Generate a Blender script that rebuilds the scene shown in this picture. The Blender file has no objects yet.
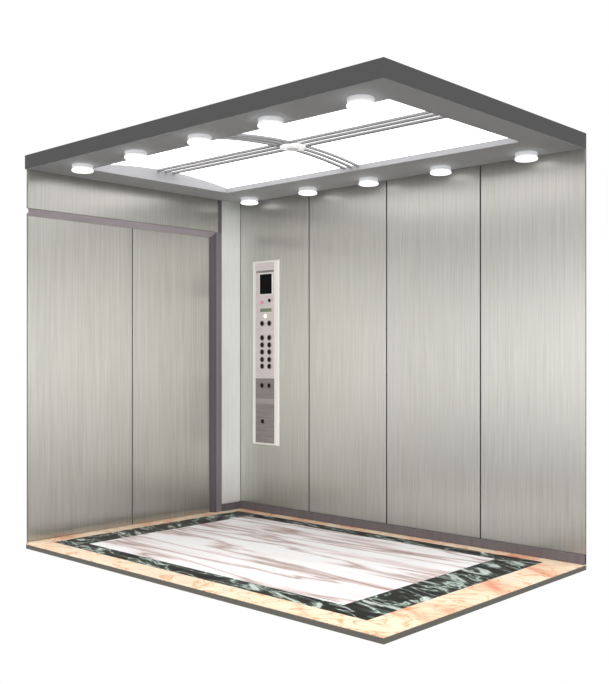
import bpy, bmesh, math
from mathutils import Vector

sc = bpy.context.scene
COL = sc.collection

# ------------------------------------------------------------------ camera
YAW = 0.7491
cam_d = bpy.data.cameras.new('camera')
cam = bpy.data.objects.new('camera', cam_d)
COL.objects.link(cam)
cam.location = (5.1481, -4.8235, 1.1636)
cam.rotation_euler = (math.pi / 2, 0, YAW)
cam_d.sensor_fit = 'HORIZONTAL'
cam_d.sensor_width = 36.0
cam_d.lens = 932.07 * 36.0 / 609.0
cam_d.shift_y = (354.12 - 342.0) / 609.0
cam_d.clip_start = 0.05
sc.camera = cam

# ------------------------------------------------------------------ studio
# white backdrop behind the cabin, an added horizontal bright band for wall shading on the
# open side, more added overhead for the floor, dim elsewhere: purely a function of direction, same for all rays
W_SIDE = 0.65
W_FRONT, W_BAND, W_LOW, W_HIGH, W_SIG, W_MID = 1.0, 5.7, 0.08, 2.4, 0.115, 0.005
world = bpy.data.worlds.new('studio')
sc.world = world
world.use_nodes = True
nt = world.node_tree
nt.nodes.clear()


def node(nt, t, **k):
    n = nt.nodes.new(t)
    for a, b in k.items():
        setattr(n, a, b)
    return n


def mth(nt, op, a, b=None, clamp=False):
    n = node(nt, 'ShaderNodeMath', operation=op)
    n.use_clamp = clamp
    for i, v in enumerate((a, b)):
        if v is None:
            continue
        if isinstance(v, (int, float)):
            n.inputs[i].default_value = v
        else:
            nt.links.new(v, n.inputs[i])
    return n.outputs[0]


tc = node(nt, 'ShaderNodeTexCoord')
sep = node(nt, 'ShaderNodeSeparateXYZ')
nt.links.new(tc.outputs['Generated'], sep.inputs[0])
dx = mth(nt, 'MULTIPLY', sep.outputs[0], -math.sin(YAW))
dy = mth(nt, 'MULTIPLY', sep.outputs[1], math.cos(YAW))
fwd = mth(nt, 'ADD', dx, dy)
front = node(nt, 'ShaderNodeMapRange', interpolation_type='SMOOTHSTEP')
nt.links.new(fwd, front.inputs[0])
front.inputs[1].default_value = 0.15
front.inputs[2].default_value = 0.55
z = sep.outputs[2]
q = mth(nt, 'DIVIDE', mth(nt, 'SUBTRACT', z, W_MID), W_SIG)
g = mth(nt, 'EXPONENT', mth(nt, 'MULTIPLY', mth(nt, 'MULTIPLY', q, q), -1.0))
up = node(nt, 'ShaderNodeMapRange')
nt.links.new(z, up.inputs[0])
up.inputs[1].default_value = 0.30
up.inputs[2].default_value = 0.75
up.inputs[3].default_value = W_LOW
up.inputs[4].default_value = W_HIGH
side = node(nt, 'ShaderNodeMapRange', interpolation_type='SMOOTHSTEP')
nt.links.new(fwd, side.inputs[0])
side.inputs[1].default_value = -0.85
side.inputs[2].default_value = 0.0
side.inputs[3].default_value = W_BAND
side.inputs[4].default_value = W_SIDE
back = mth(nt, 'ADD', mth(nt, 'MULTIPLY', g, side.outputs[0]), up.outputs[0])
mx = node(nt, 'ShaderNodeMix', data_type='FLOAT')
nt.links.new(front.outputs[0], mx.inputs['Factor'])
nt.links.new(back, mx.inputs[2])
mx.inputs[3].default_value = W_FRONT
bg = node(nt, 'ShaderNodeBackground')
nt.links.new(mx.outputs[0], bg.inputs['Strength'])
bg.inputs['Color'].default_value = (1, 1, 1, 1)
out = node(nt, 'ShaderNodeOutputWorld')
nt.links.new(bg.outputs[0], out.inputs[0])

sc.view_settings.view_transform = 'Standard'
sc.view_settings.look = 'None'
sc.view_settings.exposure = 0.0
sc.view_settings.gamma = 1.0
sc.view_settings.use_curve_mapping = False
PANEL_EMIT = 2.0
LAMP_EMIT = 1.05


# ------------------------------------------------------------------ materials
def lin(c):
    return tuple(((v / 255) / 12.92 if v / 255 <= 0.04045 else ((v / 255 + 0.055) / 1.055) ** 2.4) for v in c) + (1,)


def mat(name, rgb, rough=0.5, metal=0.0, emit=None, spec=0.5):
    m = bpy.data.materials.new(name)
    m.use_nodes = True
    b = m.node_tree.nodes['Principled BSDF']
    b.inputs['Base Color'].default_value = lin(rgb)
    b.inputs['Roughness'].default_value = rough
    b.inputs['Metallic'].default_value = metal
    b.inputs['Specular IOR Level'].default_value = spec
    if emit:
        b.inputs['Emission Color'].default_value = (1, 1, 1, 1)
        b.inputs['Emission Strength'].default_value = emit
    return m


def grain(m, rgb_a, rgb_b, scale=(260, 260, 3.0), rough=(0.3, 0.45), aniso=0.0):
    """brushed streaks: noise stretched along z"""
    nt = m.node_tree
    b = nt.nodes['Principled BSDF']
    t = node(nt, 'ShaderNodeTexCoord')
    mp = node(nt, 'ShaderNodeMapping')
    mp.inputs['Scale'].default_value = scale
    nt.links.new(t.outputs['Object'], mp.inputs[0])
    n = node(nt, 'ShaderNodeTexNoise')
    n.inputs['Scale'].default_value = 1.0
    n.inputs['Detail'].default_value = 3.0
    nt.links.new(mp.outputs[0], n.inputs[0])
    mp2 = node(nt, 'ShaderNodeMapping')
    mp2.inputs['Scale'].default_value = (scale[0] * .22, scale[1] * .22, scale[2] * .35)
    nt.links.new(t.outputs['Object'], mp2.inputs[0])
    n2 = node(nt, 'ShaderNodeTexNoise')
    n2.inputs['Scale'].default_value = 1.0
    nt.links.new(mp2.outputs[0], n2.inputs[0])
    s = mth(nt, 'ADD', mth(nt, 'MULTIPLY', n.outputs[0], 0.6), mth(nt, 'MULTIPLY', n2.outputs[0], 0.4))
    r = node(nt, 'ShaderNodeValToRGB')
    r.color_ramp.elements[0].position = 0.36
    r.color_ramp.elements[1].position = 0.64
    r.color_ramp.elements[0].color = lin(rgb_a)
    r.color_ramp.elements[1].color = lin(rgb_b)
    nt.links.new(s, r.inputs[0])
    nt.links.new(r.outputs[0], b.inputs['Base Color'])
    mr = node(nt, 'ShaderNodeMapRange')
    nt.links.new(s, mr.inputs[0])
    mr.inputs[1].default_value = 0.3
    mr.inputs[2].default_value = 0.7
    mr.inputs[3].default_value = rough[0]
    mr.inputs[4].default_value = rough[1]
    nt.links.new(mr.outputs[0], b.inputs['Roughness'])
    if aniso:
        # vertical brushing: highlights spread sideways
        b.inputs['Anisotropic'].default_value = aniso
        gm = node(nt, 'ShaderNodeNewGeometry')
        cr = node(nt, 'ShaderNodeVectorMath', operation='CROSS_PRODUCT')
        nt.links.new(gm.outputs['Normal'], cr.inputs[0])
        cr.inputs[1].default_value = (0, 0, 1)
        nt.links.new(cr.outputs[0], b.inputs['Tangent'])
    return m


STEEL = grain(mat('brushed_steel', (176, 174, 168), metal=0.84), (159, 158, 152), (177, 176, 171), scale=(340, 340, 4.0), rough=(0.29, 0.33), aniso=0.8)
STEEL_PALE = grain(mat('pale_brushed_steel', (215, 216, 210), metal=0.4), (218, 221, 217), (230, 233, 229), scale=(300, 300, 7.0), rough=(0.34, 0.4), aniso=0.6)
STEEL_COP = grain(mat('brushed_plate', (190, 182, 182), metal=0.6), (212, 202, 201), (226, 217, 216), scale=(20, 20, 160), rough=(0.35, 0.5))
STEEL_DARK = grain(mat('brushed_dark_plate', (140, 132, 130), metal=0.6), (134, 126, 124), (158, 150, 148), scale=(8, 8, 120), rough=(0.4, 0.5))
STEEL_MID = mat('mid_grey_strip', (168, 160, 158), 0.45, 0.5)
CHROME = mat('bright_satin_metal', (236, 236, 230), 0.6, 0.2, spec=0.2)
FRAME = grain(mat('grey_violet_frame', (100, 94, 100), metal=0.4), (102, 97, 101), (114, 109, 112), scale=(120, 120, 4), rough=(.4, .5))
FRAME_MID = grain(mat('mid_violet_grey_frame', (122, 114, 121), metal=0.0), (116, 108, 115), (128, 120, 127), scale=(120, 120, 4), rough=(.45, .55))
FRAME_SHADED = grain(mat('shaded_violet_grey_jamb', (74, 67, 73), metal=0.0), (58, 52, 58), (68, 61, 67), scale=(120, 120, 4), rough=(.45, .55))  # same surround metal, shade of the turned-away splay put into the colour
FRAME_LIT = grain(mat('lit_side_violet_grey_frame', (180, 170, 178), metal=0.3), (172, 164, 170), (186, 177, 184), scale=(4, 4, 120), rough=(.4, .5))  # same surround metal, light on the header put into the colour
SEAM = mat('dark_joint', (60, 56, 54), 0.8)
BACKING = mat('outer_sheet', (110, 108, 104), 0.6)
CEIL = mat('grey_ceiling_paint', (203, 207, 211), 0.6, spec=0.2)
CEIL_EDGE = mat('dark_grey_edge', (84, 84, 84), 0.7, spec=0.1)
TRAY = mat('pale_grey_tray', (172, 172, 175), 0.6, spec=0.2)
RIB = mat('grey_rib', (150, 150, 152), 0.5, spec=0.2)
DIFF = mat('lit_diffuser', (240, 240, 240), 0.5, emit=PANEL_EMIT)
GLASS = mat('lit_frosted_glass', (240, 240, 240), 0.4, emit=LAMP_EMIT)
WHITE = mat('white_added_glow', (205, 205, 208), 0.5, emit=0.26, spec=0.2)  # faint glow added so collars and boss cap look white
BOSS = mat('boss_added_glow', (238, 238, 240), 0.5, emit=0.6)  # boss is no lamp; glow added to whiten it
SLAB = mat('grey_slab_edge', (104, 101, 95), 0.7, spec=0.2)
BLACK = mat('black_screen', (5, 3, 4), 0.5, spec=0.1)
BUTTON = mat('dark_button', (26, 18, 18), 0.5, spec=0.15)
RING = mat('button_ring', (150, 138, 138), 0.4, 0.6)
GREEN = mat('green_grey_lens', (120, 132, 108), 0.5)
PINK = mat('pink_lens', (226, 140, 165), 0.5)
YELLOW = mat('yellow_lit_lens', (250, 245, 205), 0.4, emit=0.5)


def ramp(nt, src, stops):
    r = node(nt, 'ShaderNodeValToRGB')
    e = r.color_ramp.elements
    e[0].position, e[0].color = stops[0][0], lin(stops[0][1])
    e[1].position, e[1].color = stops[-1][0], lin(stops[-1][1])
    for p, c in stops[1:-1]:
        n = e.new(p)
        n.color = lin(c)
    nt.links.new(src, r.inputs[0])
    return r.outputs[0]


def stone_noise(nt, scale, rot=0.0, detail=6, dist=0.0, off=(0, 0, 0), s=1.0):
    t = node(nt, 'ShaderNodeTexCoord')
    r = node(nt, 'ShaderNodeMapping')
    r.inputs['Rotation'].default_value = (0, 0, rot)
    r.inputs['Location'].default_value = off
    nt.links.new(t.outputs['Object'], r.inputs[0])
    m = node(nt, 'ShaderNodeMapping')
    m.inputs['Scale'].default_value = scale
    nt.links.new(r.outputs[0], m.inputs[0])
    n = node(nt, 'ShaderNodeTexNoise')
    n.inputs['Scale'].default_value = s
    n.inputs['Detail'].default_value = detail
    n.inputs['Distortion'].default_value = dist
    nt.links.new(m.outputs[0], n.inputs[0])
    return n.outputs[0]


def mixc(nt, fac, a, b, mode='MIX'):
    m = node(nt, 'ShaderNodeMix', data_type='RGBA', blend_type=mode)
    if isinstance(fac, float):
        m.inputs[0].default_value = fac
    else:
        nt.links.new(fac, m.inputs[0])
    for i, v in ((6, a), (7, b)):
        if isinstance(v, tuple):
            m.inputs[i].default_value = v
        else:
            nt.links.new(v, m.inputs[i])
    return m.outputs[2]


WM = mat('white_pink_marble', (245, 240, 240), 0.35, spec=0.25)
nt = WM.node_tree
n1 = stone_noise(nt, (0.6, 4.6, 1), rot=-0.03, detail=7, dist=0.6)
v1 = mth(nt, 'ABSOLUTE', mth(nt, 'SUBTRACT', n1, 0.5))
veins = ramp(nt, v1, [(0.0, (184, 164, 158)), (0.012, (208, 190, 186)), (0.036, (242, 234, 233)), (0.07, (255, 254, 254))])
n2 = stone_noise(nt, (0.8, 6.5, 1), rot=-0.04, detail=4, off=(3, 7, 0))
wash = ramp(nt, n2, [(0.32, (216, 198, 194)), (0.40, (242, 232, 231)), (0.45, (255, 254, 254)), (0.7, (255, 255, 255))])
nt.links.new(mixc(nt, 1.0, veins, wash, 'MULTIPLY'), nt.nodes['Principled BSDF'].inputs['Base Color'])

GM = mat('dark_green_marble', (30, 40, 34), 0.3, spec=0.25)
nt = GM.node_tree
n1 = stone_noise(nt, (2.6, 9.0, 1), rot=0.15, detail=6, dist=0.5)
v1 = mth(nt, 'ABSOLUTE', mth(nt, 'SUBTRACT', n1, 0.5))
c1 = ramp(nt, v1, [(0.0, (215, 228, 220)), (0.006, (140, 158, 148)), (0.018, (44, 54, 48)), (0.04, (10, 12, 11))])
n2 = stone_noise(nt, (4.0, 9.0, 1), rot=0.35, detail=7, dist=0.9, off=(5, 1, 0))
c2 = ramp(nt, n2, [(0.46, (4, 4, 4)), (0.55, (16, 20, 17)), (0.59, (80, 102, 90)), (0.64, (225, 234, 228))])
nt.links.new(mixc(nt, 0.75, c1, c2, 'LIGHTEN'), nt.nodes['Principled BSDF'].inputs['Base Color'])

BM = mat('beige_pink_marble', (245, 215, 180), 0.35, spec=0.25)
nt = BM.node_tree
n1 = stone_noise(nt, (2.5, 4.5, 1), rot=0.4, detail=5, dist=0.7)
c1 = ramp(nt, n1, [(0.30, (234, 160, 130)), (0.38, (246, 200, 168)), (0.47, (250, 222, 190)), (0.66, (252, 234, 208))])
n2 = stone_noise(nt, (5, 8, 1), rot=-0.5, detail=4, dist=1.0, off=(2, 2, 0))
v2 = mth(nt, 'ABSOLUTE', mth(nt, 'SUBTRACT', n2, 0.5))
c2 = ramp(nt, v2, [(0.0, (214, 150, 122)), (0.012, (244, 214, 190)), (0.03, (255, 255, 255))])
nt.links.new(mixc(nt, 0.8, c1, c2, 'MULTIPLY'), nt.nodes['Principled BSDF'].inputs['Base Color'])


# ------------------------------------------------------------------ mesh tools
def link(name, bm, mats, parent=None, loc=(0, 0, 0), bevel=0.0, smooth=False):
    if bevel:
        bmesh.ops.bevel(bm, geom=list(bm.edges), offset=bevel, segments=2, affect='EDGES', profile=0.6)
    bmesh.ops.recalc_face_normals(bm, faces=bm.faces)
    me = bpy.data.meshes.new(name)
    bm.to_mesh(me)
    bm.free()
    for m in (mats if isinstance(mats, (list, tuple)) else [mats]):
        me.materials.append(m)
    if smooth:
        for p in me.polygons:
            p.use_smooth = abs(p.normal.z) < 0.9
    o = bpy.data.objects.new(name, me)
    o.location = loc
    if parent:
        o.parent = parent
    COL.objects.link(o)
    return o


def add_box(bm, a, b, mi=0):
    (x0, y0, z0), (x1, y1, z1) = a, b
    vs = [bm.verts.new(c) for c in ((x0, y0, z0), (x1, y0, z0), (x1, y1, z0), (x0, y1, z0), (x0, y0, z1), (x1, y0, z1), (x1, y1, z1), (x0, y1, z1))]
    for f in ((0, 3, 2, 1), (4, 5, 6, 7), (0, 1, 5, 4), (1, 2, 6, 5), (2, 3, 7, 6), (3, 0, 4, 7)):
        bm.faces.new([vs[i] for i in f]).material_index = mi


def box(name, a, b, m, parent=None, bevel=0.0):
    bm = bmesh.new()
    add_box(bm, a, b)
    return link(name, bm, m, parent, bevel=bevel)


def add_lathe(bm, prof, n=40, axis='z', c=(0, 0, 0), mi=0):
    """closed revolve of (r, h) profile"""
    rings = []
    for r, h in prof:
        ring = []
        for i in range(n):
            a = 2 * math.pi * i / n
            if axis == 'z':
                p = (c[0] + r * math.cos(a), c[1] + r * math.sin(a), c[2] + h)
            else:
                p = (c[0] + r * math.cos(a), c[1] + h, c[2] + r * math.sin(a))
            ring.append(bm.verts.new(p))
        rings.append(ring)
    for r0, r1 in zip(rings, rings[1:]):
        for i in range(n):
            f = bm.faces.new((r0[i], r0[(i + 1) % n], r1[(i + 1) % n], r1[i]))
            f.material_index = mi
            f.smooth = True
    bm.faces.new(rings[0]).material_index = mi
    bm.faces.new(rings[-1][::-1]).material_index = mi


def add_frame(bm, o, i, z0, z1, mi=0):
    """rectangular ring between outer rect o and inner rect i = (x0,y0,x1,y1)"""
    def ring(r, z):
        return [bm.verts.new(c) for c in ((r[0], r[1], z), (r[2], r[1], z), (r[2], r[3], z), (r[0], r[3], z))]
    ob, ib, ot, it = ring(o, z0), ring(i, z0), ring(o, z1), ring(i, z1)
    for k in range(4):
        j = (k + 1) % 4
        for quad in ((ob[k], ob[j], ib[j], ib[k]), (ot[k], ot[j], it[j], it[k]), (ob[k], ob[j], ot[j], ot[k]), (ib[k], ib[j], it[j], it[k])):
            bm.faces.new(quad).material_index = mi


def empty(name, loc):
    o = bpy.data.objects.new(name, None)
    o.location = loc
    o.empty_display_size = 0.1
    COL.objects.link(o)
    return o


def tag(o, label=None, cat=None, group=None, kind=None):
    for k, v in (('label', label), ('category', cat), ('group', group), ('kind', kind)):
        if v:
            o[k] = v
    return o


L, Wd, H = 2.7785, 1.7975, 2.3
TH = 0.014            # sheet thickness of the walls
DX = -0.034            # plane of the recessed door leaves
DL = -1.762           # outer end of the leaves

# ------------------------------------------------------------------ floor
bm = bmesh.new()
poly = [(0, -Wd), (L, -Wd), (L, TH), (-TH, TH), (-TH, -0.19), (DX - 0.02, -0.19), (DX - 0.02, DL), (0, DL)]
lo = [bm.verts.new((x, y, -0.030)) for x, y in poly]
hi = [bm.verts.new((x, y, -0.004)) for x, y in poly]
bm.faces.new(lo[::-1])
bm.faces.new(hi)
for k in range(len(poly)):
    j = (k + 1) % len(poly)
    bm.faces.new((lo[k], lo[j], hi[j], hi[k]))
floor = link('floor', bm, SLAB)
tag(floor, 'grey edged cabin floor slab inlaid with framed marble', 'floor', kind='structure')
G_OUT = (0.08, -1.655, 2.575, -0.095)
G_IN = (0.285, -1.535, 2.335, -0.205)


def ring_part(name, outer_poly, inner, m, label):
    bm = bmesh.new()
    add_frame(bm, outer_poly, inner, -0.004, 0.0)
    o = link(name, bm, m, floor)
    tag(o, label)
    return o


ob = ring_part('marble_border', (0, -Wd, L, 0), G_OUT, BM, 'beige and pink marble outer border')
box('marble_sill', (DX - 0.02, DL, -0.004), (0, -0.24, 0.0), BM, floor)
ring_part('marble_band', G_OUT, G_IN, GM, 'dark green marble band with pale veins')
tag(box('marble_field', (G_IN[0], G_IN[1], -0.004), (G_IN[2], G_IN[3], 0.0), WM, floor), 'white marble field with soft brown and pink veins')

# ------------------------------------------------------------------ back wall
wall = box('wall_back', (-TH, 0.010, 0.0), (L, TH, H), SEAM)
tag(wall, 'long brushed steel side wall of four tall panels', 'wall', kind='structure')
xs = [0.003, 0.706, 1.394, 2.106, L]
for k in range(4):
    a = xs[k] + (0.005 if k else 0)
    b = xs[k + 1] - (0.005 if k < 3 else 0)
    box('wall_panel', (a, 0.0, 0.056), (b, 0.010, H), STEEL, wall, bevel=0.0012)
bb = box('baseboard_back', (0.0, -0.010, 0.0), (L, 0.0, 0.056), FRAME, bevel=0.002)
tag(bb, 'grey violet metal skirting under the four panel wall', 'baseboard', kind='structure')

# ------------------------------------------------------------------ door wall
wl = box('wall_left', (-TH, -1.785, 2.062), (-0.010, 0.0, H), SEAM)
tag(wl, 'brushed steel door wall with transom and narrow corner panel', 'wall', kind='structure')
box('transom_panel', (-0.010, -1.785, 2.062), (0.0, -0.222, H), STEEL, wl, bevel=0.0012)
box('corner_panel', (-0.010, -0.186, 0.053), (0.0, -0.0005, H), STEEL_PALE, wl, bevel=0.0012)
box('backing_sheet', (-TH, -0.2, 0.0), (-0.010, 0.010, H), BACKING, wl)
b2 = box('baseboard_left', (-0.010, -0.186, 0.0), (0.010, -0.010, 0.053), FRAME, bevel=0.002)
tag(b2, 'short grey violet skirting below the narrow corner panel', 'baseboard', kind='structure')

# door surround: splayed header and jamb, plus the flat strip beside the corner panel
tr = empty('trim_1', (0, 0, 0))
tag(tr, 'grey violet metal surround over and beside the lift doors', 'door frame', kind='structure')


def prism(name, pts0, pts1, m, parent):
    bm = bmesh.new()
    a = [bm.verts.new(p) for p in pts0]
    b = [bm.verts.new(p) for p in pts1]
    n = len(a)
    bm.faces.new(a)
    bm.faces.new(b[::-1])
    for k in range(n):
        j = (k + 1) % n
        bm.faces.new((a[k], a[j], b[j], b[k]))
    return link(name, bm, m, parent)


YJ, ZJ = -0.240, 2.060       # outer corner of the splay
YI, ZI = -0.280, 2.020       # inner corner, next to the leaf
XI = DX + 0.004
prism('header', [(0, -1.785, ZJ), (XI, DL, ZI), (XI, DL, ZJ)], [(0, YJ, ZJ), (XI, YI, ZI), (XI, YJ, ZJ)], FRAME_LIT, tr)
prism('jamb', [(0, YJ, 0), (XI, YI, 0), (XI, YJ, 0)], [(0, YJ, ZJ), (XI, YI, ZI), (XI, YJ, ZJ)], FRAME_SHADED, tr)
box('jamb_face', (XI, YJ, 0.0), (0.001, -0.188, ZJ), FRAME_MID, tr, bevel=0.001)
box('joint_strip', (-0.010, -0.220, ZJ), (0.001, -0.188, H), FRAME, tr)

# two sliding leaves
ys = -0.972
d1 = box('door_1', (DX - 0.012, DL, 0.002), (DX, ys - 0.004, ZI + 0.02), STEEL, bevel=0.001)
tag(d1, 'left brushed steel lift door leaf at the open cabin edge', 'door', kind='structure')
d2 = box('door_2', (DX - 0.012, ys + 0.004, 0.002), (DX, YI + 0.004, ZI + 0.02), STEEL, bevel=0.001)
tag(d2, 'right brushed steel lift door leaf beside the dark jamb', 'door', kind='structure')
t2 = box('trim_2', (DX - 0.018, DL, 0.0), (DX - 0.013, YI, ZI + 0.02), SEAM)
tag(t2, 'dark backing strip showing between the two door leaves', 'trim', kind='structure')

# ------------------------------------------------------------------ ceiling
O_IN = (0.27, -1.53, 2.60, -0.38)
T = 0.085
bm = bmesh.new()
add_frame(bm, (-TH, -Wd, L, TH), O_IN, H, H + T)
bmesh.ops.recalc_face_normals(bm, faces=bm.faces)
for f in bm.faces:
    c = f.calc_center_median()
    outer = abs(f.normal.z) < 0.5 and (c.x > L - 0.01 or c.y < -Wd + 0.01 or c.x < 0 or c.y > 0)
    f.material_index = 1 if outer else 0
ceil = link('ceiling', bm, [CEIL, CEIL_EDGE])
tag(ceil, 'grey ceiling frame with dark outer edge around the lit opening', 'ceiling', kind='structure')
bm = bmesh.new()
add_box(bm, (0.2, -1.62, H + T), (2.67, -0.28, H + T + 0.012))
cv = link('roof_cover', bm, CEIL_EDGE, ceil)

# luminous vaulted ceiling panel
XC, YC = 1.415, -0.93
x0, y0, x1, y1 = O_IN
SPR, CRN = 2.332, 2.378
e = 0.004
ARC = []
hw = (y1 - y0) / 2 - e
ymid = (y0 + y1) / 2
sag = CRN - SPR
RAD = (hw * hw + sag * sag) / (2 * sag)


def vz(y, dz=0.0):
    return CRN - RAD + math.sqrt(RAD * RAD - (y - ymid) ** 2) + dz


lamp = empty('ceiling_light_panel', (XC, ymid, H))
tag(lamp, 'large white vaulted light panel with crossing grey ribs recessed in the ceiling', 'ceiling light')


def arc_strip(name, xa, xb, ya, yb, d0, d1, m, n=24):
    """curved plate following the vault between d0 and d1 below its line"""
    bm = bmesh.new()
    rows = []
    for i in range(n + 1):
        y = ya + (yb - ya) * i / n
        zz = vz(y)
        rows.append([bm.verts.new((x - XC, y - ymid, zz + d - H)) for x, d in ((xa, d0), (xb, d0), (xb, d1), (xa, d1))])
    for r0, r1 in zip(rows, rows[1:]):
        for k in range(4):
            j = (k + 1) % 4
            bm.faces.new((r0[k], r0[j], r1[j], r1[k]))
    bm.faces.new(rows[0])
    bm.faces.new(rows[-1][::-1])
    return link(name, bm, m, lamp)


for xa, xb in ((x0 + e, XC), (XC, x1 - e)):
    for ya, yb in ((y0 + e, YC), (YC, y1 - e)):
        arc_strip('diffuser', xa, xb, ya, yb, 0.0, 0.004, DIFF)
RD = 0.012
for k in (-1, 0, 1):      # long ribs
    yy = YC + 0.062 * k
    arc_strip('rib', x0 + 2 * e, x1 - 2 * e, yy - 0.010, yy + 0.010, -RD, -0.0005, RIB, 2)
for k in (-1, 0, 1):      # cross ribs, following the vault
    xx = XC + 0.055 * k
    arc_strip('rib', xx - 0.008, xx + 0.008, y0 + 2 * e, y1 - 2 * e, -RD - 0.001, -0.0005, RIB, 32)

# tray walls: lunette ends and long sides
for xa in (x0 + 0.001, x1 - 0.001 - e):
    bm = bmesh.new()
    n = 24
    A, B = [], []
    for i in range(n + 1):
        y = y0 + 0.001 + (y1 - y0 - 0.002) * i / n
        zz = vz(max(min(y, ymid + hw), ymid - hw))
        A.append((y - ymid, zz - H))
    for i in range(n):
        q = []
        for xx in (xa, xa + e):
            q.append([bm.verts.new((xx - XC, A[i][0], 0.0)), bm.verts.new((xx - XC, A[i + 1][0], 0.0)),
                      bm.verts.new((xx - XC, A[i + 1][0], A[i + 1][1])), bm.verts.new((xx - XC, A[i][0], A[i][1]))])
        bm.faces.new(q[0])
        bm.faces.new(q[1][::-1])
        for s in range(4):
            t = (s + 1) % 4
            bm.faces.new((q[0][s], q[0][t], q[1][t], q[1][s]))
    link('end_panel', bm, TRAY, lamp)
for ya in (y0 + 0.001, y1 - 0.001 - e * 0.7):
    bm = bmesh.new()
    add_box(bm, (x0 + e * 1.5 - XC, ya - ymid, 0.0), (x1 - e * 1.5 - XC, ya + e * 0.7 - ymid, SPR - H + 0.003))
    link('side_panel', bm, TRAY, lamp)
# round boss under the crossing
bm = bmesh.new()
cz = vz(YC) - H
add_lathe(bm, [(0.070, -RD - 0.002), (0.074, -RD - 0.006), (0.074, -0.024), (0.068, -0.028)], c=(0.02, YC - ymid, cz))
boss = link('boss', bm, BOSS, lamp)
bm = bmesh.new()
add_lathe(bm, [(0.036, -0.028), (0.036, -0.033), (0.030, -0.035)], c=(0.02, YC - ymid, cz))
link('boss_cap', bm, WHITE, boss)


# ------------------------------------------------------------------ downlights
def make_downlight():
    r = empty('downlight', (0, 0, H))
    bm = bmesh.new()
    add_lathe(bm, [(0.059, 0.0), (0.062, -0.002), (0.062, -0.019), (0.059, -0.021), (0.056, -0.0215), (0.056, -0.027)], 48)
    link('collar', bm, WHITE, r)
    bm = bmesh.new()
    add_lathe(bm, [(0.058, -0.027), (0.063, -0.029), (0.065, -0.034), (0.063, -0.040), (0.054, -0.044), (0.02, -0.045)], 48)
    link('glass_lens', bm, GLASS, r)
    return r


proto = make_downlight()
near = [(0.364, -1.635), (0.893, -1.638), (1.442, -1.640), (1.965, -1.640), (2.515, -1.625)]
far = [(0.231, -0.125), (0.819, -0.135), (1.345, -0.125), (1.899, -0.115), (2.482, -0.118)]
near_lab = ['round white downlight in the left ceiling corner above the transom',
            'white downlight second from left along the open front ceiling edge',
            'white downlight at the middle of the open front ceiling edge',
            'white downlight in front of the crossing ribs, second from the nearest corner',
            'largest white downlight, beside the nearest ceiling corner']
far_lab = ['smallest white downlight in the far inner corner above the control panel',
           'white downlight at the top of the joint between first and second wall panels',
           'white downlight above the second steel wall panel, left of its right joint',
           'white downlight above the third steel wall panel',
           'white downlight above the rightmost steel wall panel']
for k, ((x, y), lab) in enumerate(zip(near + far, near_lab + far_lab)):
    if k == 0:
        r = proto
    else:
        r = proto.copy()
        COL.objects.link(r)
        for ch in list(proto.children):
            c = ch.copy()
            c.parent = r
            COL.objects.link(c)
    r.location = (x, y, H)
    tag(r, lab, 'downlight', 'downlights under the ceiling frame')

# ------------------------------------------------------------------ car operating panel
PX0, PX1, PZ0, PZ1 = 0.142, 0.415, 0.495, 1.850
FX0, FX1 = 0.180, 0.374
D = 0.012
cop = empty('control_panel', (0.28, 0.0, 1.17))
tag(cop, 'tall narrow metal lift control panel with black screen and dark round buttons', 'control panel')
OX, OZ = 0.28, 1.17


def P(x, y, z):
    return (x - OX, y, z - OZ)


bm = bmesh.new()
base = [(PX0, PZ0), (PX1, PZ0), (PX1, PZ1), (PX0, PZ1)]
top = [(PX0 + 0.008, PZ0 + 0.008), (PX1 - 0.006, PZ0 + 0.008), (PX1 - 0.006, PZ1 - 0.008), (PX0 + 0.008, PZ1 - 0.008)]
a = [bm.verts.new(P(x, -0.0005, zz)) for x, zz in base]
b = [bm.verts.new(P(x, -D, zz)) for x, zz in top]
bm.faces.new(a)
bm.faces.new(b[::-1])
for k in range(4):
    j = (k + 1) % 4
    bm.faces.new((a[k], a[j], b[j], b[k]))
tag(link('housing', bm, CHROME, cop), 'bright bevelled metal housing')


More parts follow.
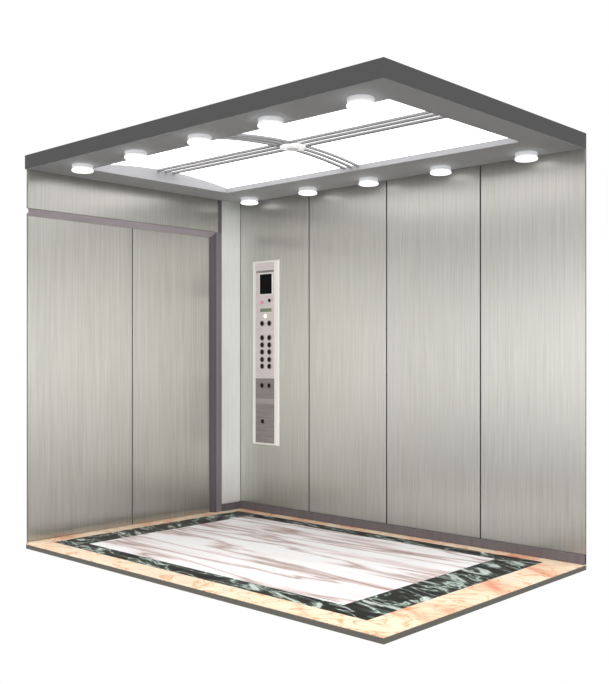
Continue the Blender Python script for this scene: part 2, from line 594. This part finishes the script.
def pbox(name, xa, xb, za, zb, ya, yb, m, parent=cop, bevel=0.0):
    bm = bmesh.new()
    add_box(bm, P(xa, ya, za), P(xb, yb, zb))
    return link(name, bm, m, parent, bevel=bevel)


pbox('face_plate', FX0, FX1, 0.987, 1.782, -D - 0.002, -D, STEEL_COP, bevel=0.001)
tag(pbox('lower_cover', FX0, FX1, 0.512, 0.985, -D - 0.002, -D, STEEL_DARK, bevel=0.001), 'darker grey lower cover plate')
pbox('head_cap', FX0 - 0.002, FX1 + 0.002, 1.786, 1.834, -D - 0.003, -D, STEEL_COP, bevel=0.001)
pbox('cover_strip', FX0 + 0.003, FX1 - 0.003, 0.800, 0.838, -D - 0.003, -D - 0.002, STEEL_MID)
YF = -D - 0.002
pbox('upper_slot', FX0 + 0.01, FX1 - 0.003, 1.762, 1.778, YF - 0.001, YF, STEEL_DARK)
scr = pbox('screen_frame', 0.222, 0.360, 1.596, 1.757, YF - 0.003, YF, CHROME, bevel=0.001)
pbox('screen', 0.230, 0.352, 1.604, 1.750, YF - 0.004, YF - 0.003, BLACK, scr)
pbox('indicator_strip', 0.232, 0.346, 1.474, 1.498, YF - 0.002, YF, GREEN)


def disc(name, x, zz, r, m, h=0.006, ring=True):
    bm = bmesh.new()
    add_lathe(bm, [(r, 0.0), (r, -h), (r * 0.8, -h - 0.0015)], 24, 'y', P(x, YF, zz))
    o = link(name, bm, m, cop)
    if ring:
        bm = bmesh.new()
        add_lathe(bm, [(r * 1.28, 0.0), (r * 1.28, -h * 0.4), (r * 1.05, -h * 0.5)], 24, 'y', P(x, YF, zz))
        link('button_ring', bm, RING, o)
    return o


LX, RX = 0.252, 0.326
tag(disc('indicator_lamp', LX, 1.545, 0.013, PINK, 0.003, False), 'small pink indicator')
tag(disc('indicator_lamp', RX, 1.556, 0.013, BUTTON, 0.003, False), 'small dark indicator')
tag(disc('indicator_lamp', 0.283, 1.442, 0.015, YELLOW, 0.003, False), 'small pale yellow lit indicator')
for zz in (1.389, 1.284, 1.231, 1.180, 1.124, 1.075, 0.934):
    for x in (LX, RX):
        disc('button', x, zz, 0.0165, BUTTON)
disc('key_lock', 0.258, 0.670, 0.016, BUTTON)
